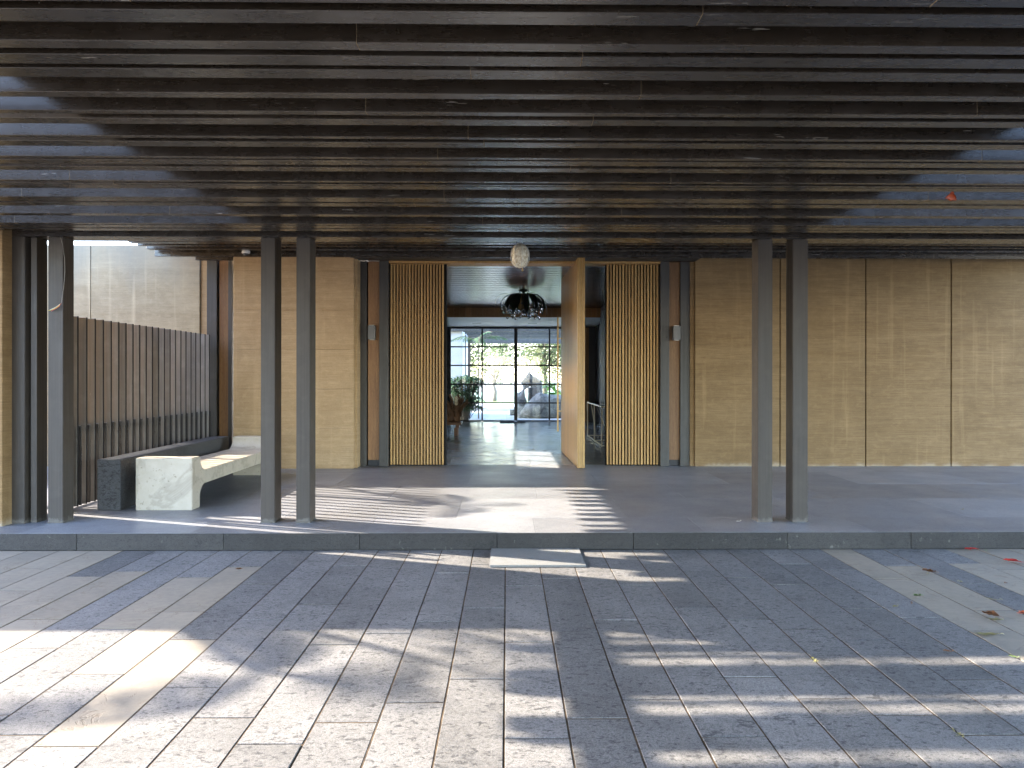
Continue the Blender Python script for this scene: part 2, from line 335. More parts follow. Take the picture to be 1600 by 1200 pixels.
# ------------------------------------------------------------------ ground and paving
g = box('ground', -150, 150, -150, 250, -0.6, -0.05, 'ground'); tag(g, kind='structure')
bed = box('paving', -9.5, 11, -2.5, 6.88, -0.045, -0.0035, 'bed'); tag(bed, kind='structure')
J = {
 0: [5.695, 4.494, 3.295], 1: [5.893, 4.698, 3.486], 2: [6.095, 4.889, 3.686], 3: [5.704, 4.5, 3.3], 4: [6.365, 5.152, 3.955], 5: [6.115, 4.895, 3.69],
 6: [5.92, 4.71, 3.506], 7: [5.712, 4.505, 3.307], 8: [6.333, 5.117, 3.914], 9: [6.135, 4.915, 3.71], 10: [5.865, 4.663, 3.46], 11: [6.27, 5.07, 3.86],
 12: [5.72, 4.5, 3.3], 13: [6.344, 5.14, 3.94], 14: [6.14, 4.93, 3.73], 15: [5.93, 4.72, 3.5], 16: [5.72, 4.51, 3.3],
 -1: [6.34, 5.152, 3.943], -2: [6.075, 4.87, 3.664], -3: [5.856, 4.651, 3.46], -4: [5.65, 4.457, 3.255], -5: [6.31, 5.25, 4.71, 3.51],
 -6: [6.115, 4.92, 3.857], -7: [5.774, 4.56, 3.246], -8: [6.29, 5.095, 4.037, 3.354], -9: [5.96, 4.758, 3.552], -10: [5.626, 4.425, 3.22],
 -11: [6.145, 4.947, 3.74], -12: [5.987, 4.794, 3.59], -13: [5.617, 4.41, 3.2], -14: [6.248, 5.04, 3.84], -15: [6.05, 4.84, 3.64], -16: [5.8, 4.6, 3.4]}
CREAM = {-16: [0, 1, 2], -15: [0, 1, 3], -14: [0, 1, 2], -13: [0, 1, 2], -12: [1, 2], -11: [1, 2], -10: [], -9: [1], -8: [1, 2], -7: [2],
         10: [0, 1, 2, 3], 11: [1, 2], 12: [], 13: [1, 2, 3], 14: [0, 1, 2], 15: [0, 1], 16: [0, 1, 2], 17: [0, 2], 18: [1, 2], 19: [0, 1], -17: [0, 1], -18: [1, 2]}
W0 = 0.298
for k in range(-24, 26):
    ys = J.get(k) or [6.88 - ((k * 0.2) % 1.2) - 0.3 - 1.2 * i for i in range(3)]
    ys = [6.873] + list(ys)
    while ys[-1] > 0.2: ys.append(ys[-1] - 1.2)
    x0 = W0 * k - 0.012
    far = abs(k) > 19
    for i in range(len(ys) - 1):
        a, b = ys[i + 1], ys[i]
        mt = 'sandstone' if i in CREAM.get(k, []) else 'grey_stone'
        dz = rnd.uniform(-0.0016, 0.0016); jt = 0.0052; jc = 0.0062
        p = box('paver', x0 + jt, x0 + W0 - jt, a + jc, b - (jc if i else 0), -0.0115, 0.0, mt, bed, 0.0013)
        p.location.z += dz; p.rotation_euler = (rnd.uniform(-1, 1) * .0012, rnd.uniform(-1, 1) * .003, rnd.uniform(-1, 1) * .0008)

# ------------------------------------------------------------------ platform
plat = box('platform', -9.5, 12, 6.93, 24.0, 0.0, PL - 0.035, 'bed'); tag(plat, kind='structure')
k = -9.45
while k < 12:
    L = rnd.uniform(1.15, 1.5); x1 = min(k + L, 12.0)
    box('kerb_stone', k + .0015, x1 - .0015, 6.88, 7.6, 0.0, PL, 'kerb_stone', plat, 0.004)
    k = x1
def slabs(x0, x1, y0, y1, L, mat, off):
    x = x0 - off
    while x < x1:
        a, b = max(x, x0), min(x + L, x1)
        if b - a > 0.05:
            s = box('floor_slab', a + .0012, b - .0012, y0 + .0012, y1 - .0012, PL - 0.03, PL + 0.002, mat, plat, 0.0012)
            s.location.z += rnd.uniform(-.0005, .0005)
        x += L
# the kerb stones carry a thin polished tread, so the platform surface reads as one stone
for i, (y0, y1) in enumerate(((7.602, 8.8), (8.8, 10.0), (10.0, 11.2), (11.2, 12.2))):
    slabs(-9.4, 12, y0, y1, 1.8, 'slab_stone', (0.9 * i) % 1.8 + 0.13)
x = -9.45; i = 0
while x < 12:
    x1 = min(x + 1.62, 12); box('floor_slab', x + .001, x1 - .001, 6.886, 7.600, PL + .0008, PL + 0.0024, 'slab_stone', plat, 0); x = x1
y = 12.2; i = 0
while y < 24:
    y1 = min(y + 1.2, 24); slabs(-2.0, 3.4, y, y1, 1.35, 'hall_stone', (0.6 * i) % 1.35 + .3); y = y1; i += 1

# ------------------------------------------------------------------ slatted canopy over the drive
HB = 3.03; BX0, BX1 = -5.57, 9.2
UK = 1.591 * 1.002
strips = [(1.751, 1.815), (1.916, 1.963), (1.996, 2.058), (2.088, 2.151), (2.262, 2.304), (2.418, 2.451), (2.488, 2.545), (2.674, 2.699), (2.732, 2.793),
          (2.924, 2.950), (2.967, 3.030), (3.067, 3.125), (3.279, 3.302), (3.337, 3.358), (3.367, 3.425), (3.584, 3.676), (3.704, 3.774), (3.953, 4.008),
          (4.202, 4.237), (4.255, 4.329), (4.348, 4.415)]
bat = [(a * UK, b * UK) for a, b in strips]
y = 2.735; q = 0
pat = [(0.10, 0.10), (0.10, 0.055), (0.05, 0.17), (0.10, 0.05), (0.10, 0.06), (0.07, 0.16), (0.10, .06)]
while y > -3.2:
    w_, g_ = pat[q % 7]; bat.append((y - w_, y)); y -= w_ + g_; q += 1
can = thing('slatted_canopy', (0, 7.3, HB), 'dark bronze slatted canopy over the paved forecourt, carried by the paired steel columns', 'canopy')
nb = 0
for (a, b) in bat:
    x = BX0 + rnd.uniform(-.006, .006); first = True
    while x < BX1:
        L = rnd.uniform(1.0, 3.4) if first else rnd.uniform(2.8, 4.4)
        if b < 2: L = 20
        x1 = min(x + L, BX1)
        if BX1 - x1 < 0.8: x1 = BX1
        p = box('batten', x + .0012, x1 - .0012, a, b, HB, HB + 0.095, 'batten', can, 0.0015)
        p.location.z += rnd.uniform(-.0015, .0015); 
        if x1 < BX1 and b > 2: box('joint_seal', x1 - .0011, x1 + .0011, a + .0015, b - .0015, HB - .0006, HB + .094, 'seal', can)
        x = x1; first = False; nb += 1
# edge beam on the columns, rafters and the solid middle deck above
x = BX0
for x1 in (-2.28, 2.78, BX1):
    box('edge_beam', x + .001, x1 - .001, 7.35, 7.62, PL + 2.876, PL + 2.96, 'batten', can, 0.002); x = x1
for x in (-5.42, -2.45, 3.02, 6.1, 9.1):
    box('rafter', x - .04, x + .04, -3.3, 7.6, HB + 0.11, HB + 0.27, 'batten', can, 0.002)
y = -3.1
while y < 6.85:
    for xa_, xb_ in ((BX0, -2.385), (2.935, BX1)):
        box('upper_batten', xa_, xb_, y, y + .042, HB + .272, HB + .302, 'batten', can, 0)
    y += .15
box('roof_panel', -2.38, 2.93, -3.4, 6.86, HB + 0.105, HB + 0.27, 'soffit', can)

# ------------------------------------------------------------------ porch roof
PZ = PL + 3.45
por = thing('porch_roof', (0, 9.5, PZ), 'solid porch roof behind the canopy with dark ceiling battens above the entrance platform', 'roof')
for i, y in enumerate([7.72, 8.0, 8.28, 8.56, 8.84, 9.12, 9.4, 9.68, 9.96, 10.24, 10.52, 10.80, 11.08, 11.36]):
    x = -5.58; j = 0
    while x < 9.2:
        x1 = min(x + (2.1 + .4 * (i % 3) if j == 0 else 3.9), 9.2)
        box('ceiling_batten', x + .001, x1 - .001, y, y + (0.13 if i % 3 else .07), PZ, PZ + 0.10, 'batten', por, 0.0015); x = x1; j += 1
x = -5.58
for x1 in (-1.2, 3.4, 9.2):
    box('edge_fascia', x + .001, x1 - .001, 11.62, 11.665, PZ - .075, PZ + 0.34, 'batten', por, .002); x = x1
box('roof_slab', -5.60, 9.6, 6.87, 11.66, PZ + 0.345, PZ + 0.5, 'soffit', por)
box('roof_slab', -4.36, 12.6, 11.67, 24.1, PZ + 0.345, PZ + 0.55, 'soffit', por)
for x in (-5.4, -2.4, .6, 3.6, 6.6, 9.0):
    box('purlin', x, x + .06, 7.0, 11.6, PZ + .11, PZ + .26, 'batten', por, .002)
box('front_fascia', -5.6, 9.6, 6.862, 6.868, HB + .12, PZ + .5, 'soffit', por)

# ------------------------------------------------------------------ steel columns
def column(px0, wpx, depth, label, Y=7.37, group='paired steel columns at the platform edge', groove=None):
    x0 = wx(px0, Y); x1 = wx(px0 + wpx, Y)
    t = thing('steel_column', ((x0 + x1) / 2, Y + depth / 2, PL), label, 'column', group)
    bm = bmesh.new(); z1 = PL + 2.874
    if groove is None:
        box('shaft', x0, x1, Y, Y + depth, PL + .012, z1, 'column', t, 0.004, 2)
    else:                                  # channel open to one side
        f = 0.012
        box('flange', x0, x1, Y, Y + f, PL + .012, z1, 'column', t, .002)
        box('flange', x0, x1, Y + depth - f, Y + depth, PL + .012, z1, 'column', t, .002)
        xm = x0 if groove == 'right' else x1 - f
        box('web', xm, xm + f, Y + f, Y + depth - f, PL + .012, z1, 'column', t)
    box('base_plate', x0 - .004, x1 + .004, Y - .004, Y + depth + .004, PL + 0.0028, PL + .012, 'column', t, .001)
    return t
column(75, 23.5, .185, 'steel column with a loose electrical cable, beside the fence at the left')
column(407.5, 22, .215, 'steel column hiding the far end of the marble bench')
column(463, 21.5, .215, 'steel column right of the marble bench, standing free of it')
column(1184.3, 22.8, .19, 'steel column of the right pair, nearer to the doorway')
column(1238.8, 23.6, .185, 'steel column of the right pair, farther from the doorway')
# wide composite post at far left
Y = 7.37
t = thing('steel_post', (wx(38, Y), Y, PL), 'wide dark folded steel post against the earth wall at the left edge', 'column')
box('shaft', wx(13.5, Y), wx(41, Y), Y - .02, Y + .2, PL + .003, PL + 2.874, 'column', t, .004, 2)
box('shaft', wx(45, Y), wx(54.5, Y), Y + .03, Y + .2, PL + .003, PL + 2.874, 'column', t, .002)
box('web', wx(41, Y) + .001, wx(45, Y) - .001, Y + .12, Y + .19, PL + .003, PL + 2.874, 'frame', t)
# sliding gate leaf edge seen between post and column
t = thing('gate_leaf', (wx(64, 8.4), 8.4, PL), 'dark sheet metal gate edge behind the leftmost posts', 'gate')
box('panel', wx(50, 8.3), wx(66, 8.3), 8.3, 8.34, PL + .003, PL + 2.28, 'fence_dark', t, .003)
box('frame', wx(67, 8.3), wx(69.3, 8.3), 8.3, 8.34, PL + .003, PL + 2.28, 'lamp', t, .002)
box('lower_panel', wx(52, 8.2), wx(66.5, 8.2), 8.22, 8.25, PL + .003, PL + 1.28, 'post', t, .003)
# second column pair groove plates
# ------------------------------------------------------------------ earth pier left
p = box('rammed_earth_pier', -14, -4.945, 7.21, 7.9, PL * 0 + .001, 3.9, 'concrete_tan', None, .004)
tag(p, 'tan rammed earth wall end cut by the left edge of the photo', 'wall')

# ------------------------------------------------------------------ fence on the left
FX = -4.80
fe = thing('slatted_fence', (FX, 10, PL), 'tall fence of upright grey metal slats behind the two benches', 'fence')
y = 7.95; i = 0
PIT = 0.170
while y < 11.78:
    s = box('slat', FX - .052, FX + .050, y, y + .022, PL + .035, PL + 2.14, 'fence', fe, .002)
    s.location.x += rnd.uniform(-.002, .002)
    box('slat_end_shade', FX + .0525, FX + .0565, y + .001, y + .021, PL + .035, PL + 2.14, 'black', fe)  # shade on the porch-side slat end, put in as a black strip
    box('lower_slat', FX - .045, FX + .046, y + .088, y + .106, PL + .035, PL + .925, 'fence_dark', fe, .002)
    y += PIT; i += 1
box('rail', FX - .085, FX - .05, 8.0, 11.76, PL + .88, PL + .94, 'fence_dark', fe, .002)
box('rail', FX - .085, FX - .05, 8.0, 11.76, PL + .02, PL + .06, 'fence_dark', fe, .002)
for yy in (8.05, 9.9, 11.7):
    box('fence_post', FX - .15, FX - .09, yy, yy + .06, PL, PL + 2.05, 'fence_dark', fe, .002)

# ------------------------------------------------------------------ walls of the entrance front
ZT = PL + 3.62
def lifts(name, x0, x1, y0, y1, label, cat='wall', mat='earth', top=ZT, n=6, zs=None):
    t = thing(name, ((x0 + x1) / 2, y0, PL), label, cat)
    z = PL + .003
    for j in range(n):
        z1 = top if j == n - 1 else PL + 0.02 + (j + 1) * 0.628
        dy = rnd.uniform(0, .004)
        box('earth_lift', x0, x1, y0 + dy, y1, z, z1 - .002, mat, t, .004); z = z1
    return t
Yl = 11.67
lifts('rammed_earth_wall', wx(364.5, Yl), wx(552.5, Yl), Yl, 12.1, 'sandy rammed earth wall between the bench corner and the left door screen')
b_ = box('wall_return', wx(553.5, 11.8), wx(558.5, 11.8), 11.78, 12.1, PL + .003, PZ - .08, 'earth', None, .003)
tag(b_, 'narrow tan wall reveal left of the doorway, beside the grey post', 'wall')
# right wall, tall panels
Yr = 11.92
rw = thing('panelled_wall', (5.5, Yr, PL), 'long olive brown concrete wall of tall panels right of the doorway', 'wall')
xs = [wx(p_, Yr) for p_ in (1085.5, 1219, 1353, 1486.5)]; xs += [xs[-1] + 1.4 * i for i in (1, 2, 3, 4)]
for i in range(len(xs) - 1):
    box('wall_panel', xs[i] + .009, xs[i + 1] - .009, Yr + rnd.uniform(0, .003), Yr + .1, PL + .003, ZT, 'concrete_tan', rw, .004)
box('backing', xs[0], xs[-1], Yr + .101, Yr + .3, PL + .003, ZT, 'black', rw)
b_ = box('wall_return', wx(1078.5, 11.97), wx(1084.8, 11.97), 11.97, 12.3, PL + .003, PZ - .08, 'concrete_tan', None, .003)
tag(b_, 'narrow tan wall reveal right of the doorway, beside the dark post', 'wall')
# far left boundary wall
Yb = 12.0
fw = thing('boundary_wall', (-8.5, Yb, 0), 'weathered pale concrete wall with a stained top beyond the slatted fence', 'wall')
bx = [-13, wx(-60, Yb), wx(141.5, Yb), wx(312.5, Yb)]
for i in range(3):
    box('wall_panel', bx[i] + .006, bx[i + 1] - .006, Yb, Yb + .12, 0, PL + 3.62, 'weathered', fw, .006)
box('backing', -13, bx[-1] - .01, Yb + .121, Yb + .25, 0, PL + 3.6, 'weathered', fw)
box('end_face', wx(313.2, Yb), wx(322.6, Yb), Yb + .03, Yb + .25, 0, PL + 3.6, 'earth', fw, .003)

def jamb(name, pieces, Y, label, ztop, foot=None):
    xs_ = [wx(a, Y) for a, b, m_, dy in pieces]
    t = thing(name, (xs_[0], Y, PL), label, 'door surround')
    for a, b, m_, dy in pieces:
        nm = {'post': 'steel_post', 'panel_wood': 'timber_panel', 'black': 'shadow_gap'}[m_]
        z0 = PL + (.10 if m_ == 'panel_wood' else .003)
        box(nm, wx(a, Y), wx(b, Y), Y + dy, Y + .25, z0, ztop, m_, t, .002 if m_ != 'black' else 0)
        if m_ == 'panel_wood': box('foot_plate', wx(a, Y), wx(b, Y), Y + dy + .03, Y + .25, PL + .003, PL + .099, 'frame', t)
    return t
KS = jamb('corner_surround', [(323, 338.5, 'post', 0), (339, 341, 'black', .1), (341.5, 357, 'panel_wood', .03), (357.5, 363.3, 'post', -.03)], 11.86,
     'dark post and brown timber strip at the far end of the fence', PZ - .08)
box('lintel', wx(312.5, 11.9), wx(364, 11.7), 11.72, 11.82, PZ - .115, ZT, 'batten', KS, .002)
Yd = 12.0
jamb('door_surround', [(560, 572.5, 'post', .03), (572.7, 574, 'black', .12), (574.2, 593, 'panel_wood', .05), (593.2, 607.5, 'post', -.04)], Yd,
     'grey posts and orange timber strip left of the left slatted screen', PZ - .08)
jamb('door_surround', [(1031.3, 1045, 'post', -.04), (1045.2, 1063, 'panel_wood', .05), (1063.2, 1078, 'post', .0)], Yd,
     'grey posts and orange timber strip right of the right slatted screen', PZ - .08)
# head band over the doorway
hb = thing('door_head', (0, 12.0, PZ - .1), 'dark steel head band above the whole doorway with a thin timber lip', 'lintel')
box('fascia', wx(554, 12), wx(1085, 12), 11.67, 11.95, PZ - .08, PZ + .34, 'post', hb, .002)
box('timber_lip', wx(608, 12), wx(1031, 12), 11.96, 12.3, PZ - .115, PZ - .082, 'slat', hb, .002)

# slatted screens
def screen(px0, px1, label, mirror):
    Y = 12.05; x0, x1 = wx(px0, Y), wx(px1, Y)
    t = thing('slatted_screen', ((x0 + x1) / 2, Y, PL), label, 'screen', 'slatted timber screens flanking the doorway')
    n = 18 if not mirror else 17
    pitch = (x1 - x0 - .02) / n
    for i in range(n):
        s = box('slat', 0, .029, Y, Y + .05, PL + .02, PZ - .118, 'slat', t, .002)
        s.location.x = x0 + .022 + pitch * i + .01 - t.location.x
    box('back_panel', x0, x1, Y + .055, Y + .11, PL + .003, PZ - .118, 'black', t)
    if not mirror: box('edge_strip', x1 - .001, x1 + .022, Y + .02, Y + .11, PL + .003, PZ - .118, 'black', t)
    return t
screen(608.5, 695.5, 'golden timber slat screen left of the open doorway', False)
screen(946.5, 1031, 'golden timber slat screen right of the open pivot door', True)

# pivot door, swung open
dt = thing('pivot_door', (1.14, 12.3, PL), 'tall honey coloured timber pivot door standing open at a right angle', 'door')
xa, xb = wx(902.5, 11.64), wx(914, 11.64)
ang = math.atan2((wx(877, 14.3)) - xa, 14.3 - 11.64)
ZD = PL + 3.40
n = 19; L = 2.66 / n
def skewbox(name, u0, u1, v0, v1, z0, z1, mat, bev=.002):   # u along door, v across (from left face)
    me = boxmesh(v1 - v0, u1 - u0, z1 - z0, bev, mat)
    u = (u0 + u1) / 2; v = (v0 + v1) / 2
    X = xa + u * math.sin(ang) + v * math.cos(ang); Y_ = 11.64 + u * math.cos(ang) - v * math.sin(ang)
    return link(name, me, mat, dt, (X, Y_, (z0 + z1) / 2), (0, 0, -ang))
for i in range(n):
    skewbox('door_board', .03 + i * L + .0015, .03 + (i + 1) * L - .0015, 0, .022, PL + .012, ZD, 'door_wood')
    skewbox('door_board', .03 + i * L + .0015, .03 + (i + 1) * L - .0015, .098, .118, PL + .012, ZD, 'door_wood')
skewbox('core', .03, 2.69, .0235, .0965, PL + .014, ZD - .002, 'door_wood', 0)
for v0, v1 in ((0, .036), (.038, .078), (.080, .118)):
    skewbox('edge_lipping', 0, .028, v0, v1, PL + .012, ZD, 'door_wood', .002)
bm = bmesh.new(); bbox(bm, -.014, .014, -.02, .02, PL + .42, PL + 2.62)
hx = xa + 2.45 * math.sin(ang) - .09
hd = fin('handle', bm, 'brass', dt, (hx, 14.05, 0))
hd.location.z = -PL
for z in (PL + .8, PL + 2.2):
    box('handle_bracket', hx + .014, hx + .085, 14.04, 14.06, z, z + .02, 'brass', dt)

# wall lights
for px, lab in ((581.3, 'small grey box wall light on the timber strip left of the doorway'), (1056.8, 'small grey box wall light on the timber strip right of the doorway')):
    Y = 11.93; x = wx(px, Y); t = thing('wall_light', (x, Y, PL + 2.1), lab, 'wall light', 'box wall lights beside the doorway')
    z0, z1 = EYE + (588 - 531) / F * 11.93, EYE + (588 - 509) / F * 11.93
    box('housing', x - .06, x + .055, Y - .06, Y + .06, z0, z1, 'lamp', t, .004)
    box('lens', x - .04, x + .035, Y - .04, Y + .03, z0 - .006, z0 - .0005, 'plastic', t)
    box('lens', x - .04, x + .035, Y - .04, Y + .03, z1 + .0005, z1 + .006, 'plastic', t)
    box('back_plate', x - .03, x + .03, Y + .0605, Y + .115, z0 + .03, z1 - .03, 'frame', t)

# ------------------------------------------------------------------ benches
p = box('stone_block_bench', -4.50, -4.245, 8.07, 11.2, PL + .003, PL + .56, 'dark_granite', None, .006, 2)
tag(p, 'long dark speckled granite block bench against the slatted fence', 'bench')
bt = bmesh.new()
Y0, Y1 = 8.07, 11.12; H1, SB, ST = .572, .25, .405
prof = [(Y0, 0), (Y0, H1), (Y0 + .22, H1)]
def arc(cx, cz, r, a0, a1, n=8): return [(cx + r * math.cos(R(a0 + (a1 - a0) * i / n)), cz + r * math.sin(R(a0 + (a1 - a0) * i / n))) for i in range(n + 1)]
prof += arc(Y0 + .22 + .19, ST + .167, .167, 180, 270, 8)[0:]
prof = [(Y0, 0), (Y0, H1), (Y0 + .20, H1)] + [(y_, z_) for y_, z_ in arc(Y0 + .375, H1 - 0.0, .167, 183, 270, 9)]
prof += [(y_, z_) for y_, z_ in arc(Y1 - .375, H1, .167, 270, 357, 9)] + [(Y1 - .20, H1), (Y1, H1), (Y1, 0), (Y1 - .2, 0)]
prof += [(y_, z_) for y_, z_ in arc(Y1 - .35, SB - .15, .15, 0, 90, 8)]
prof += [(y_, z_) for y_, z_ in arc(Y0 + .35, SB - .15, .15, 90, 180, 8)] + [(Y0 + .2, 0)]
X0, X1 = -4.08, -3.46
va = [bt.verts.new((X0, y_, z_ + PL + .003)) for y_, z_ in prof]; vb = [bt.verts.new((X1, y_, z_ + PL + .003)) for y_, z_ in prof]
bt.faces.new(va); bt.faces.new(vb[::-1])
for i in range(len(prof)):
    j = (i + 1) % len(prof); bt.faces.new((va[i], va[j], vb[j], vb[i]))
bmesh.ops.recalc_face_normals(bt, faces=bt.faces[:])
ed = [e for e in bt.edges if abs(e.verts[0].co.x - e.verts[1].co.x) < 1e-6]
bmesh.ops.bevel(bt, geom=ed, offset=.006, segments=2, affect='EDGES')
p = fin('marble_bench', bt, 'marble'); p.data.set_sharp_from_angle(angle=R(30)) if hasattr(p.data, 'set_sharp_from_angle') else None
tag(p, 'cream marble bench with raised ends and a scooped seat, half hidden by a column', 'bench')

# ------------------------------------------------------------------ doormat, camera, cable
t = box('doormat', wx(765, 6.24), .684, 6.24, 6.86, 0.002, .02, 'mat', None, .006, 2); tag(t, 'grey textured doormat on the paving against the step', 'mat')
sx_, sy_ = wx(383.5, 11.5), 11.52
t = thing('security_camera', (sx_, sy_, PZ - .02), 'small white dome security camera under the porch roof by the earth wall', 'camera')
bm = bmesh.new(); lathe(bm, [(.062, PZ), (.064, PZ - .03), (.055, PZ - .045)], 24); o = fin('housing', bm, 'plastic', t, (sx_, sy_, 0)); o.location.z = -(PZ - .02)
bm = bmesh.new(); lathe(bm, [(.04, PZ - .0455), (.036, PZ - .07), (.02, PZ - .085), (.004, PZ - .088)], 20); o = fin('lens_dome', bm, 'dome', t, (sx_, sy_, 0)); o.location.z = -(PZ - .02)
# loose cable on left column
ca = thing('loose_cable', (wx(95, 7.36), 7.34, PL + 2.8), 'loose grey cable with bare coloured wires hanging on the leftmost free column', 'cable')
def cz(py, Y=7.34): return EYE + (588 - py) / F * Y
def off(p): return tuple(Vector(p))
bm = bmesh.new(); Yc = 7.345
pts = [(wx(a, Yc), Yc, cz(b)) for a, b in ((94, 372), (98, 385), (101, 405), (101.5, 425), (99.5, 452), (96.5, 470), (95.5, 475))]
tube(bm, [Vector(p_) - ca.location for p_ in pts], .0025, 6); o = fin('sheath', bm, 'wire_grey'); o.parent = ca
for mt, dy, ex in (('wire_yellow', 0, 76), ('wire_red', 1.2, 80), ('wire_white', -1.2, 78)):
    bm = bmesh.new(); pts = [(wx(a, Yc), Yc, cz(b)) for a, b in ((95.5, 475), (92, 479 + dy), (88, 482 + dy), (82, 485 + dy), (ex, 486.5 + dy))]
    tube(bm, [Vector(p_) - ca.location for p_ in pts], .0028, 5); o = fin('wire', bm, mt); o.parent = ca

# ------------------------------------------------------------------ lantern and chandelier
Yp = 10.58; lx = wx(812.5, Yp); zt = EYE + (588 - 381) / F * Yp; zb = EYE + (588 - 419) / F * Yp
zc = (zt + zb) / 2; hh = (zt - zb) / 2; rr = .130
la = thing('pendant_lantern', (lx, Yp, zc), 'cream oval lantern of woven shell hanging from the porch ceiling', 'lantern')
bm = bmesh.new()
lathe(bm, [(max(.004, rr * (max(0, 1 - abs(s) ** 2.6)) ** .5 * (0.94 if s < 0 else 1)), -s * -hh * -1 if False else s * hh) for s in [-1 + 2 * i / 20 for i in range(21)]], 32)
fin('shade', bm, 'shell', la, (lx, Yp, zc))
for k_ in range(8):
    a = 2 * math.pi * k_ / 8 + .2; bm = bmesh.new(); pts = []
    for i in range(15):
        s = -0.93 + i * 1.9 / 14; r_ = (rr + .008) * (max(0.02, 1 - abs(s) ** 2.6)) ** .5
        pts.append((r_ * math.cos(a), r_ * math.sin(a), s * hh))
    pts.append((.04 * math.cos(a), .04 * math.sin(a), hh * 1.28)); tube(bm, pts, .0045, 5); fin('rib', bm, 'rib', la, (lx, Yp, zc))
bm = bmesh.new(); lathe(bm, [(.075, hh * 1.26), (.075, hh * 1.34), (.02, hh * 1.36), (.02, PZ - zc - .001)], 20); fin('ceiling_rose', bm, 'batten', la, (lx, Yp, zc))
bm = bmesh.new(); lathe(bm, [(.004, -hh - .045), (.016, -hh - .035), (.014, -hh - .02), (.006, -hh - .012), (.01, -hh)], 12); fin('finial', bm, 'brass', la, (lx + .035, Yp, zc))

Yh = 16.1; hx_ = wx(818, Yh); CZ = EYE + 1.90 - .0
zt = EYE + (588 - 462) / F * Yh; zb2 = EYE + (588 - 500) / F * Yh
ch = thing('chandelier', (hx_, Yh, zt), 'dark leaf petal chandelier with crystal drops hanging in the entrance hall', 'chandelier')
O = (hx_, Yh, zt)
bm = bmesh.new(); lathe(bm, [(.09, CZ - zt + .06), (.09, CZ - zt - .03), (.03, CZ - zt - .035), (.03, -.02)], 20); fin('stem', bm, 'petal', ch, O)
bm = bmesh.new()
for dx in (-.1, .12): tube(bm, [(dx, 0, CZ - zt), (dx * .6, 0, .02)], .012, 6)
fin('hanger', bm, 'petal', ch, O)
def petal(a, Lr, Ld, wd, mat, curl=1.0, y=0, name='petal'):
    bm = bmesh.new(); N = 9; rows = []
    for i in range(N + 1):
        t_ = i / N; r_ = Lr * math.sin(min(1, t_ * 1.05) * math.pi / 2) + .03; z = .02 + .05 * math.sin(t_ * math.pi) - Ld * t_ ** 2.2 * curl
        w_ = wd * (0.35 + .65 * math.sin(min(1, t_ * 1.15) * math.pi * .55)) * (1 if t_ < .85 else (1 - t_) / .15 * .8 + .2)
        c_, s_ = math.cos(a), math.sin(a)
        rows.append([bm.verts.new((r_ * c_ - q_ * w_ * s_, r_ * s_ + q_ * w_ * c_, z - .25 * w_ * abs(q_))) for q_ in (-1, 0, 1)])
    for i in range(N):
        for j in (0, 1):
            f = bm.faces.new((rows[i][j], rows[i][j + 1], rows[i + 1][j + 1], rows[i + 1][j])); f.smooth = True
    bmesh.ops.solidify(bm, geom=bm.faces[:], thickness=.006)
    return fin(name, bm, mat, ch, O)
for i in range(13):
    a = 2 * math.pi * i / 13 + rnd.uniform(-.12, .12)
    petal(a, rnd.uniform(.42, .5), rnd.uniform(.32, .46), rnd.uniform(.05, .085), 'petal')
petal(R(-100), .30, .36, .13, 'goldleaf', name='gold_leaf')
petal(R(-118), .42, .36, .13, 'petal')
petal(R(180), .60, .12, .018, 'petal'); petal(R(195), .62, .28, .012, 'goldleaf', name='gold_leaf')
for i in range(14): petal(R(-160 + i * 11 + rnd.uniform(-4, 4)), rnd.uniform(.36, .48), rnd.uniform(.42, .56), .012, 'shrub' if i % 2 else 'petal', name='frond')
bm0 = bmesh.new(); bmesh.ops.create_icosphere(bm0, subdivisions=1, radius=.030); me0 = bpy.data.meshes.new('crystal'); bm0.to_mesh(me0); bm0.free(); me0.materials.append(M['crystal'])
for i in range(110):
    a = rnd.uniform(0, 2 * math.pi); r_ = .12 + .36 * math.sqrt(rnd.random()); z = -rnd.uniform(.30, .50) + (.1 if r_ > .38 else 0)
    o = link('crystal', me0, None, ch, Vector(O) + Vector((r_ * math.cos(a), r_ * math.sin(a), z)), (rnd.random() * 3, rnd.random() * 3, 0)); o.scale = (1, 1, rnd.uniform(.9, 1.5))

# ------------------------------------------------------------------ entrance hall
HC = EYE + 1.90
hall = thing('entrance_hall', (0.6, 18, PL), 'interior of the entrance hall with a glossy dark ceiling seen through the doorway', 'room')
for i in range(54):
    y0 = 12.12 + i * .15
    box('ceiling_board', -2.1, 3.3, y0 + .002, y0 + .148, HC - .002 * (i % 2), HC + .02, 'ceil_wood', hall, .001)
Yk = 20.25
n = 34; a_ = -2.1; wdt = 5.4 / n
for i in range(n):
    box('bulkhead_board', a_ + i * wdt + .001, a_ + (i + 1) * wdt - .001, Yk, Yk + .03, EYE + 1.64, HC + .02, 'bulk_wood', hall, .001)
box('backing', -2.1, 3.3, Yk + .032, Yk + .06, EYE + 1.641, HC + .3, 'black', hall)
box('lower_ceiling', -2.1, 3.3, Yk + .061, 24.2, EYE + 1.64, EYE + 1.70, 'pale', hall)
for px in (745, 832):
    box('ceiling_grille', wx(px - 7, 22.5), wx(px + 7, 22.5), 22.45, 22.6, EYE + 1.634, EYE + 1.6395, 'lamp', hall)
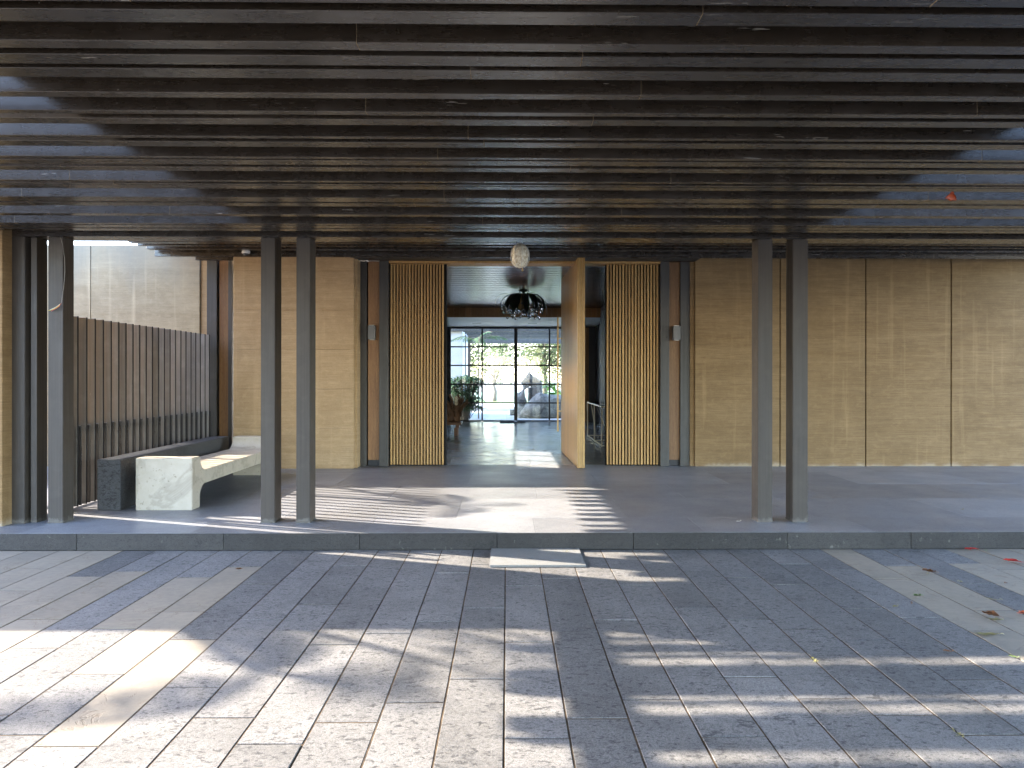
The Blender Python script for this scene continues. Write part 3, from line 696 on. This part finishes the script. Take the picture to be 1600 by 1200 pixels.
# left wall with a slot window, right wall
box('left_wall', -2.3, -2.0, 12.16, 12.75, PL + .003, HC + .2, 'pale', hall)
box('left_wall', -2.3, -2.0, 15.35, 24.1, PL + .003, HC + .2, 'pale', hall)
box('left_wall', -2.3, -2.0, 12.75, 15.35, PL + .003, PL + 1.18, 'pale', hall)
box('left_wall', -2.3, -2.0, 12.75, 15.35, PL + 1.72, HC + .2, 'pale', hall)
for y_ in (13.62, 14.48): box('window_mullion', -2.2, -2.1, y_, y_ + .06, PL + 1.18, PL + 1.72, 'frame', hall)
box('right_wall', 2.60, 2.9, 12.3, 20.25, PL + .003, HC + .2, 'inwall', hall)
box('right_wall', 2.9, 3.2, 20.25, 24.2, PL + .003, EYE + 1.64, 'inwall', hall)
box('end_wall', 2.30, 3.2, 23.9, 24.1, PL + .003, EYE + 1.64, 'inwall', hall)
box('timber_panel', 2.46, 2.68, 23.85, 23.895, PL + .003, EYE + 1.60, 'panel_wood', hall)
# mirror on right wall
t = thing('wall_mirror', (2.59, 17.5, PL + 1.7), 'tall mirror with a thin bright frame on the right wall of the hall', 'mirror')
z0, z1 = PL + .35, EYE + 1.35
box('glass', 2.580, 2.588, 17.0, 18.75, z0, z1, 'mirror', t)
for y_ in (16.96, 18.75): box('frame', 2.565, 2.596, y_, y_ + .04, z0, z1, 'plastic', t)
# window wall at the back
Yw = 24.0
ww = thing('steel_window', (0.2, Yw, PL), 'large black steel framed window grid at the back of the hall', 'window')
zt_, zb_ = EYE + (588 - 513) / F * Yw, PL
rows = [EYE + (588 - p_) / F * Yw for p_ in (513, 542, 571, 600.5, 629.5, 657.5)]
cols = [wx(p_, Yw) for p_ in (702, 753.5, 806, 858.5, 905)]
for i, c in enumerate(cols):
    wd_ = .055 if i in (2, 0) else .025
    box('mullion', c - wd_, c + wd_, Yw - .03, Yw + .04, rows[-1], rows[0] + .05, 'frame', ww, .002)
for j, r_ in enumerate(rows):
    for i in range(4):
        wa = .055 if i in (2, 0) else .025; wb = .055 if i + 1 == 2 else .025
        box('transom', cols[i] + wa + .001, cols[i + 1] - wb - .001, Yw - .02, Yw + .03, r_ - .022, r_ + .022 + (.03 if j == 0 else 0), 'frame', ww, .002)
for j in range(5):
    for i in range(4):
        wa = .055 if i in (2, 0) else .025; wb = .055 if i + 1 == 2 else .025
        box('pane', cols[i] + wa + .002, cols[i + 1] - wb - .002, Yw, Yw + .006, rows[j + 1] + .023, rows[j] - .023, 'glass', ww)
box('head_panel', -2.1, 3.2, Yw - .02, Yw + .1, rows[0] + .056, EYE + 1.64, 'pale', ww)
box('side_panel', -2.1, cols[0] - .058, Yw - .02, Yw + .1, PL + .003, rows[0] + .05, 'frame', ww)
t = box('interior_mat', wx(781, 23.0), wx(822, 23.0), 23.0, 23.7, PL + .003, PL + .02, 'darkmat', None, .004); tag(t, 'thin dark mat on the hall floor before the back window', 'mat')

# console table of gold wire
ct = thing('console_table', (2.25, 16.6, PL), 'slender gold wire console table against the right wall of the hall', 'table')
xw0, xw1, yw0, yw1, zh = 1.98, 2.5, 15.2, 17.9, .83
legs = [(xw0, yw0), (xw1, yw0), (xw0, yw1), (xw1, yw1), (xw0, 16.5), (xw1, 16.5)]
for a, b in legs: box('leg', a - .012, a + .012, b - .012, b + .012, PL + .003, PL + zh, 'gold', ct, .001)
for z in (PL + .02, PL + zh + .001):
    for a in (xw0, xw1): box('rail', a - .012, a + .012, yw0 - .012, yw1 + .012, z, z + .024, 'gold', ct, .001)
    for b in (yw0, 16.5, yw1): box('cross_rail', xw0 + .013, xw1 - .013, b - .012, b + .012, z, z + .022, 'gold', ct, .001)
for i in range(9):
    bm = bmesh.new(); a = (rnd.uniform(xw0, xw1), rnd.uniform(yw0, yw1)); b = (rnd.uniform(xw0, xw1), a[1] + rnd.uniform(-.6, .6))
    tube(bm, [(a[0], a[1], PL + .03), (b[0], min(max(b[1], yw0), yw1), PL + zh)], .008, 5); o = fin('wire_strut', bm, 'gold'); o.parent = ct; o.location = -ct.location
box('glass_top', xw0, xw1, yw0, yw1, PL + zh + .026, PL + zh + .036, 'glass', ct)

# low bench and carved root sculpture
Yv = 18.3
t = thing('low_bench', (-1.45, Yv, PL), 'low reddish wooden bench just inside the doorway at left, under a carved root', 'bench')
bx0, bx1 = -1.75, wx(722, Yv)
for i in range(3): box('seat_plank', bx0, bx1, Yv - .25 + i * .17, Yv - .09 + i * .17, PL + .27, PL + .34, 'bench_wood', t, .004)
box('end_rail', bx1 - .14, bx1 - .06, Yv - .2, Yv + .2, PL + .20, PL + .269, 'bench_wood', t, .003)
for a in (bx0 + .1, bx1 - .18):
    for b in (-.2, .13): box('leg', a, a + .09, Yv + b, Yv + b + .08, PL + .003, PL + .2 if a > bx0 + .2 else PL + .269, 'bench_wood', t, .004)
t = thing('root_sculpture', (-1.4, Yv, PL + .345), 'rough brown carved driftwood root standing on the low bench', 'sculpture')
O2 = Vector((-1.42, Yv, PL + .342)); rr2 = random.Random(3)
for k_ in range(16):
    bm = bmesh.new(); p_ = Vector((rr2.uniform(-.2, .2), rr2.uniform(-.1, .1), 0)); pts = [p_.copy()]; rads = [rr2.uniform(.05, .10)]
    d = Vector((rr2.uniform(-.25, .35), rr2.uniform(-.2, .2), 1))
    for i in range(7):
        p_ = p_ + d.normalized() * rr2.uniform(.07, .13); d += Vector((rr2.uniform(-.5, .5), rr2.uniform(-.3, .3), rr2.uniform(-.25, .15)))
        pts.append(p_.copy()); rads.append(max(.012, rads[-1] * rr2.uniform(.72, 1.05)))
    tube(bm, pts, rads, 9)
    for v_ in bm.verts: v_.co += noise.noise_vector(v_.co * 9) * .028
    fin('root', bm, 'carved', t, O2)
bm = bmesh.new(); bmesh.ops.create_uvsphere(bm, u_segments=12, v_segments=8, radius=.06)
for v_ in bm.verts: v_.co.z *= 1.9; v_.co += noise.noise_vector(v_.co * 14) * .02
fin('pale_burl', bm, 'shell', t, O2 + Vector((.16, -.12, .52)))

# ------------------------------------------------------------------ plants
def leafblade(bm, p, d, L, wd, droop=.3, n=3):
    d = d.normalized(); side = d.cross(Vector((0, 0, 1)));
    if side.length < .05: side = Vector((1, 0, 0))
    side.normalize(); pr = None; p = Vector(p)
    for i in range(n + 1):
        t_ = i / n; q = p + d * (L * t_) + Vector((0, 0, -droop * L * t_ * t_)); w_ = wd * math.sin(math.pi * (0.12 + .88 * t_) ** .8) * .5 + .0008
        cur = (bm.verts.new(q - side * w_), bm.verts.new(q + side * w_))
        if pr: bm.faces.new((pr[0], pr[1], cur[1], cur[0]))
        pr = cur
def frond(bm_r, bm_l, base, d, L, droop, nl=22, ll=.5, wd=.03, rg=rnd):
    d = d.normalized(); pts = []; side = d.cross(Vector((0, 0, 1))).normalized()
    for i in range(11):
        t_ = i / 10; pts.append(Vector(base) + d * L * t_ + Vector((0, 0, -droop * L * t_ ** 2)))
    tube(bm_r, pts, [.018 * (1 - .8 * i / 10) for i in range(11)], 5, False)
    for i in range(nl):
        t_ = .12 + .88 * i / nl; f_ = t_ * 10; a = int(min(9, f_)); p = pts[a].lerp(pts[a + 1], f_ - a); tang = (pts[a + 1] - pts[a]).normalized()
        for s_ in (-1, 1):
            dd = tang * .75 + side * s_ + Vector((0, 0, -.25 + rg.uniform(-.15, .15)))
            leafblade(bm_l, p, dd, ll * math.sin(math.pi * (.15 + .8 * t_)) * rg.uniform(.8, 1.1), wd, .35, 2)
def palm(loc, h, nf, L, label, seed, ll=.5, droop=.55, lean=(0, 0), tr=.11, wd=.035, group=None, up=(.15, 1.1), name='palm_tree'):
    rg = random.Random(seed); t = thing(name, loc, label, 'palm', group)
    bm = bmesh.new(); top = Vector((lean[0], lean[1], h))
    tube(bm, [(0, 0, 0), (lean[0] * .2, lean[1] * .2, h * .4), (lean[0] * .6, lean[1] * .6, h * .75), top], [tr * 1.25, tr, tr * .9, tr * .75], 10)
    fin('trunk', bm, 'bark', t, loc)
    r_, l_ = bmesh.new(), bmesh.new()
    for i in range(nf):
        a = 2 * math.pi * i / nf * 2.618 + rg.uniform(-.2, .2); e = rg.uniform(*up)
        frond(r_, l_, top, Vector((math.cos(a), math.sin(a), e)), L * rg.uniform(.8, 1.1), droop * rg.uniform(.8, 1.3), 24, ll, wd, rg)
    o1 = fin('frond_stem', r_, 'bark', t, loc); o2 = fin('crown', l_, 'palm', t, loc); return t
def tree(loc, h, crown, label, seed, nleaf=6000, leaf=.07, mat='olive', tr=.14, group=None, name='broadleaf_tree', clump=.5, nb=10, cat='tree', z0=.45, nc=38):
    rg = random.Random(seed); t = thing(name, loc, label, cat, group); rx, ry, rz = crown
    bm = bmesh.new(); c = Vector((0, 0, h))
    tube(bm, [(0, 0, 0), (.05, .02, h * .3), (-.04, 0, h * z0), (0, 0, h * .8)], [tr * 1.3, tr, tr * .8, tr * .4], 9)
    cl = []
    for i in range(nc):
        v = Vector((rg.gauss(0, 1), rg.gauss(0, 1), rg.gauss(0, 1))).normalized() * rg.uniform(.35, 1.0) ** .6
        cl.append(c + Vector((v.x * rx, v.y * ry, v.z * rz)))
    for i in range(nb):
        q = cl[i % len(cl)]; s0 = Vector((0, 0, h * rg.uniform(z0 * .8, .8)))
        m1 = s0.lerp(q, .5) + Vector((rg.uniform(-.1, .1), rg.uniform(-.1, .1), .1 * h * .2))
        tube(bm, [s0, m1, q], [tr * .45, tr * .28, tr * .08], 6)
    fin('trunk', bm, 'bark', t, loc)
    bm = bmesh.new()
    V = []; Fc = []
    for i in range(nleaf):
        q = cl[rg.randrange(len(cl))]; p = q + Vector((rg.gauss(0, 1) * clump, rg.gauss(0, 1) * clump, rg.gauss(0, 1) * clump * .7))
        d = Vector((rg.gauss(0, 1), rg.gauss(0, 1), rg.gauss(0, .7))).normalized(); s = d.cross(Vector((rg.gauss(0, 1), rg.gauss(0, 1), rg.gauss(0, 1)))).normalized()
        L = leaf * rg.uniform(.6, 1.4); k0 = len(V)
        V += [p, p + d * L * .5 + s * L * .25, p + d * L, p + d * L * .5 - s * L * .25]; Fc.append((k0, k0 + 1, k0 + 2, k0 + 3))
    bm.free(); me = bpy.data.meshes.new('crown'); me.from_pydata([tuple(v) for v in V], [], Fc)
    link('crown', me, mat, t, loc); return t

# bushy rhapis-like plant behind the back window
def bush(loc, n, hgt, spread, label, seed, mat='shrub', bl=.3, bw=.03, name='potted_palm', cat='plant', pot=None):
    rg = random.Random(seed); t = thing(name, loc, label, cat)
    bs, bl_ = bmesh.new(), bmesh.new()
    for i in range(n):
        a = rg.uniform(0, 6.28); r_ = spread * rg.random() ** .5; p0 = Vector((r_ * .3 * math.cos(a), r_ * .3 * math.sin(a), .0)); p1 = Vector((r_ * math.cos(a), r_ * math.sin(a), hgt * rg.uniform(.25, 1)))
        tube(bs, [p0, p0.lerp(p1, .5) + Vector((0, 0, .1)), p1], .008, 5, False)
        for j in range(11):
            b = rg.uniform(0, 6.28); leafblade(bl_, p1, Vector((math.cos(b), math.sin(b), rg.uniform(-.1, .9))), bl * rg.uniform(.7, 1.2), bw, .5, 3)
    fin('stems', bs, 'bark', t, loc); fin('foliage', bl_, mat, t, loc)
    if pot:
        bm = bmesh.new(); lathe(bm, [(pot * .75, -.0), (pot, .35), (pot * 1.05, .4), (pot * .9, .4), (pot * .9, .36)], 20); fin('pot', bm, 'frame', t, loc)
    return t
TZ = PL - .02
bush((wx(725, 24.9), 24.9, TZ), 190, 1.5, .62, 'dense dark green fan leaf plant behind the lower left window panes', 5, bl=.34, bw=.05)

# terrace, lawn, path
te = box('terrace', -6, 9, 24.15, 31.5, TZ - .3, TZ - .03, 'bed'); tag(te, kind='structure')
for i in range(-6, 12):
    for j in range(10):
        x0 = i * .75; y0 = 24.2 + j * .72 + (.36 if i % 2 else 0)
        if y0 < 31: box('terrace_tile', x0 + .004, x0 + .746, y0 + .004, y0 + .716, TZ - .03, TZ, 'pale_tile', te, .003)
pt = box('path', -20, 20, 31.6, 36, TZ - .2, TZ + .16, 'white'); tag(pt, kind='structure')
lw = box('lawn', -40, 40, 36.01, 60, TZ - .2, TZ + .22, 'grass'); tag(lw, kind='structure')
t = thing('garden_pergola', (0, 27, TZ), 'dark garden pergola outside the back window with posts and overhead slats', 'pergola')
for i in range(5):
    y0 = 26.7 + i * 1.15; box('overhead_slat', -4.5, 7, y0, y0 + .12, EYE + 1.62, EYE + 1.76, 'post', t, .003)
box('edge_beam', -4.5, 7, 26.2, 26.32, EYE + 1.62, EYE + 1.95, 'lamp', t, .004)
box('edge_beam', -4.5, 7, 32.2, 32.32, EYE + 1.45, EYE + 1.75, 'lamp', t, .004)
for px, Y_ in ((725, 28.0), (733, 32.0)): box('post', wx(px, Y_) - .07, wx(px, Y_) + .07, Y_, Y_ + .14, TZ, EYE + 1.6, 'fence_dark', t, .004)
for px, Y_ in ((1010, 28.0), (1010, 32.2)): box('post', wx(px, Y_) - .07, wx(px, Y_) + .07, Y_, Y_ + .14, TZ, EYE + 1.6, 'fence_dark', t, .004)
p = box('white_garden_wall', -4.6, wx(722, 26.2), 26.35, 30, TZ, EYE + 2.2, 'white', None, .01); tag(p, 'plain white rendered wall outside behind the leftmost window panes', 'wall')
# slim palm outside
palm((wx(748, 25.9), 25.9, TZ), 2.75, 7, 1.15, 'slim thin stemmed palm outside the back window with arching fronds', 11, ll=.32, droop=.5, tr=.022, wd=.02, name='slender_palm')
# trees beyond
tree((-2.5, 44, 0), 4.0, (4.2, 2.4, 3.0), 'pale green leafy tree beyond the lawn filling the middle window panes', 21, 15000, .17, clump=.5, nb=16, nc=60, group='trees beyond the lawn')
tree((2.4, 46, 0), 4.6, (4.4, 2.4, 3.0), 'pale green leafy tree beyond the lawn behind the standing rock', 22, 15000, .17, clump=.5, nb=16, nc=60, group='trees beyond the lawn')
tree((-.65, 38, .2), 2.2, (.9, .6, .75), 'small sapling tree on the lawn with a thin dark trunk in the middle pane', 23, 1600, .09, clump=.2, nb=9, mat='olive', tr=.09, nc=20)
bush((wx(868, 28.5), 28.5, TZ), 12, 1.3, .8, 'bright broad leaved plant beside the boulder outside the window', 9, 'bigleaf', .55, .2, 'broadleaf_plant')
bush((wx(884, 26.5), 26.5, TZ), 8, .7, .5, 'low bright broad leaved plant in front of the boulder beside the door handle', 10, 'bigleaf', .5, .18, 'broadleaf_plant')
# glass balustrade posts
# rocks
def rock(name, pts, rads, label, seed, amp=.12, freq=2.0, cat='rock', flat=1.0):
    bm = bmesh.new(); tube(bm, pts, rads, 26)
    bmesh.ops.subdivide_edges(bm, edges=bm.edges[:], cuts=2, use_grid_fill=True)
    o_ = Vector((seed * 3.1, 0, 0))
    for v_ in bm.verts:
        v_.co += noise.noise_vector(v_.co * freq + o_) * amp + noise.noise_vector(v_.co * freq * 3.5 + o_) * amp * .35
        v_.co += noise.noise_vector(v_.co * freq * 9 + o_) * amp * .12
    for f in bm.faces: f.smooth = True
    o = fin(name, bm, 'rock'); tag(o, label, cat); return o
Yq = 27.2
def q(px, py, y_=Yq): return (wx(px, y_), y_, EYE + (588 - py) / F * y_)
bm = bmesh.new()
rock('standing_rock', [q(818, 659), q(817, 640), q(815, 618), q(821, 600), q(829, 592), q(837, 598), q(841, 614), q(838, 626)], [.28, .22, .16, .2, .27, .23, .16, .08],
     'twisted standing rock arching over a dark plinth outside the window', 1, .09, 2.6)
t = box('stone_plinth', *( (q(825, 0)[0], q(839, 0)[0], Yq - .5, Yq - .1, TZ, q(0, 605)[2])), 'dark_granite', None, .01); tag(t, 'upright dark polished stone plinth under the arching rock outside', 'plinth')
rock('garden_boulder', [(wx(812, 26.2), 26.2, TZ), (wx(828, 26.2), 26.2, TZ + .18), (wx(848, 26.2), 26.3, TZ + .42), (wx(872, 26.2), 26.4, TZ + .35), (wx(892, 26.2), 26.4, TZ + .1)],
     [.10, .30, .52, .48, .3], 'large rough grey boulder lying on the terrace behind the right panes', 4, .14, 1.7)
t = box('stone_block', wx(797, 28), wx(808, 28), 27.9, 28.3, TZ, TZ + .22, 'dark_granite', None, .01); tag(t, 'small dark stone block on the terrace left of the boulder', 'block')

# garden planting left of the drive; its shade falls on the paving
palm((-7.9, 15.0, 0), 3.35, 16, 1.8, 'green palm whose fronds just show above the weathered wall', 31, ll=.55, group=None, up=(.1, 1.3))
palm((-9.4, 14.4, 0), 4.75, 6, 1.0, 'slim palm standing left of the fence whose fronds shade the platform', 33, ll=.3, wd=.02, tr=.05, lean=(.2, -3.0))
palm((-9.9, 10.5, 0), 4.35, 8, 1.25, 'palm standing behind the earth wall whose fronds shade the paving', 35, ll=.4, wd=.024, tr=.045, lean=(.55, -3.65))
tree((-9.3, 8.1, 0), 6.0, (1.5, 1.5, .5), 'loose leafy tree standing left of the earth wall beyond the frame', 41, 650, .10, clump=.16, nb=12, mat='shrub', tr=.07, nc=20)

# ------------------------------------------------------------------ litter
def litter(name, px, py, size, mat, label, cat, ang, curl=.35, asp=.4, z=0.0):
    dep = (EYE - z) * F / (py - 588); x = wx(px, dep)
    bm = bmesh.new(); N = 7; rows = []
    rg = random.Random(int(px * 7 + py))
    for i in range(N + 1):
        t_ = i / N - .5; w_ = size * asp * math.cos(t_ * math.pi * .93) * rg.uniform(.8, 1.15)
        bend = rg.uniform(-.06, .06) * size
        rows.append([bm.verts.new((t_ * size, s_ * w_ * .5 + bend, z + .004 + abs(s_) * w_ * curl * rg.uniform(.6, 1.3) + size * .25 * curl * (abs(t_) * 2) ** 2 * rg.uniform(.6, 1.2))) for s_ in (-1, -.4, .4, 1)])
    for i in range(N):
        for j in range(3):
            f = bm.faces.new((rows[i][j], rows[i][j + 1], rows[i + 1][j + 1], rows[i + 1][j])); f.smooth = True
    bmesh.ops.solidify(bm, geom=bm.faces[:], thickness=.0015)
    tube(bm, [(size * .48, 0, z + .012), (size * .6, .004, z + .018), (size * .72, .012, z + .008)], .0016, 5)
    o = fin(name, bm, mat); o.location = (x, dep, 0); o.rotation_euler = (0, 0, ang); tag(o, label, cat); return o
litter('fallen_leaf', 1460, 857, .075, 'leaf_brown', 'curled brown leaf on a grey paver close against the step', 'leaf', .4, .7)
litter('fallen_flower', 1517, 861.5, .11, 'petal_red', 'red fallen flower nearest the step, on cream stone', 'flower', -.1, .6)
litter('fallen_leaf', 1452, 897, .10, 'leaf_brown', 'curled brown leaf on the upper part of the cream stone strip', 'leaf', -.5, .8)
litter('fallen_flower', 1582, 881, .13, 'petal_red', 'red fallen flower near the right edge of the photo', 'flower', -.6, .5)
litter('fallen_leaf', 1548, 966, .11, 'leaf_brown', 'dark brown curled leaf below, beside a long joint', 'leaf', -1.0, .7)
litter('fallen_leaf', 1555, 973, .08, 'leaf_straw', 'pale dry leaf touching the dark brown curled leaf', 'leaf', -.2, .5)
litter('fallen_flower', 1598, 964, .09, 'leaf_orange', 'orange fallen blossom cut by the right edge', 'flower', .3, .7)
litter('fallen_leaf', 1434, 935, .075, 'leaf_green', 'small pale green leaf on the cream stone strip', 'leaf', .1, .6, .5)
litter('fallen_leaf', 1543, 996, .15, 'leaf_straw', 'long yellow green leaf at the edge of the cream stone', 'leaf', -.1, .3, .26)
litter('fallen_leaf', 1549, 939, .10, 'leaf_straw', 'thin straw coloured twig leaf on cream stone', 'leaf', -.7, .2, .14)
litter('fallen_leaf', 373, 890, .05, 'leaf_brown', 'tiny brown leaf on the left cream paver', 'leaf', .3, .8)
litter('fallen_leaf', 1399, 951, .045, 'leaf_straw', 'small straw coloured scrap on a grey paver', 'leaf', .2, .5)
litter('fallen_leaf', 1425, 946, .035, 'leaf_brown', 'tiny brown scrap on a grey paver beside the cream strip', 'leaf', .9, .5)
litter('fallen_leaf', 1481, 1022, .05, 'leaf_brown', 'small grey brown leaf on a grey paver in the right foreground', 'leaf', -.4, .5)
litter('fallen_leaf', 1583, 1031, .05, 'leaf_green', 'small green leaf at the right foreground edge', 'leaf', -.8, .5)
litter('fallen_leaf', 1541, 863, .03, 'leaf_green', 'tiny green leaf between the two red flowers', 'leaf', .8, .5)
litter('fallen_leaf', 1504, 798, .04, 'leaf_straw', 'tiny yellow leaf lying on the dark platform', 'leaf', .4, .5, .4, PL + .003)
litter('fallen_leaf', 1154, 816, .05, 'plastic', 'tiny pale scrap lying on the platform left of the right columns', 'leaf', .2, .3, .4, PL + .003)
# weeds growing in the joints
for px, py, s_, lab in ((1272, 1032, .03, 'small weed in a paving joint, the farther of the two'), (1496, 1148, .035, 'small weed in a paving joint in the right foreground'), (66, 1156, .02, 'yellow green weed speck in a joint at bottom left')):
    dep = EYE * F / (py - 588); x = wx(px, dep); bm = bmesh.new()
    for i in range(26):
        a = rnd.uniform(0, 6.28); leafblade(bm, (rnd.uniform(-s_, s_) * .3, rnd.uniform(-s_, s_) * 1.2, .0), Vector((math.cos(a), math.sin(a), rnd.uniform(.3, 1))), s_ * rnd.uniform(.4, .9), .007, .3, 2)
    o = fin('weed', bm, 'leaf_straw'); o.location = (x, dep, -.004); tag(o, lab, 'weed')
# orange blossom lodged in the canopy, upper right
dep = 1.39 * F / (588 - 306) ; o = litter('caught_flower', 1482, 700, .10, 'leaf_orange', 'orange red blossom caught on a canopy slat at the upper right', 'flower', .2, .8, .7)
o.location = (wx(1482, 5.66), 5.665, HB - .012); o.rotation_euler = (R(75), 0, .2)
# small bits gathered along the foot of the step
for i, (px, py, sz, mt, lab) in enumerate(((1330, 858.5, .03, 'leaf_brown', 'tiny brown crumb of leaf at the foot of the step, between cream strip and columns'),
        (1577, 857.5, .035, 'leaf_brown', 'tiny brown crumb of leaf at the foot of the step by the right edge'),
        (1502, 912, .03, 'leaf_straw', 'tiny straw coloured crumb on cream stone below the red flowers'),
        (1572, 914, .03, 'leaf_brown', 'tiny brown crumb on cream stone below the right red flower'),
        (1449, 899, .03, 'leaf_straw', 'tiny straw crumb touching the brown curled leaf on cream stone'),
        (885, 863, .03, 'leaf_straw', 'tiny straw crumb on the doormat near the step'))):
    litter('leaf_crumb', px, py, sz, mt, lab, 'leaf', i * 1.1, .6, .5, .021 if px == 885 else 0.0)
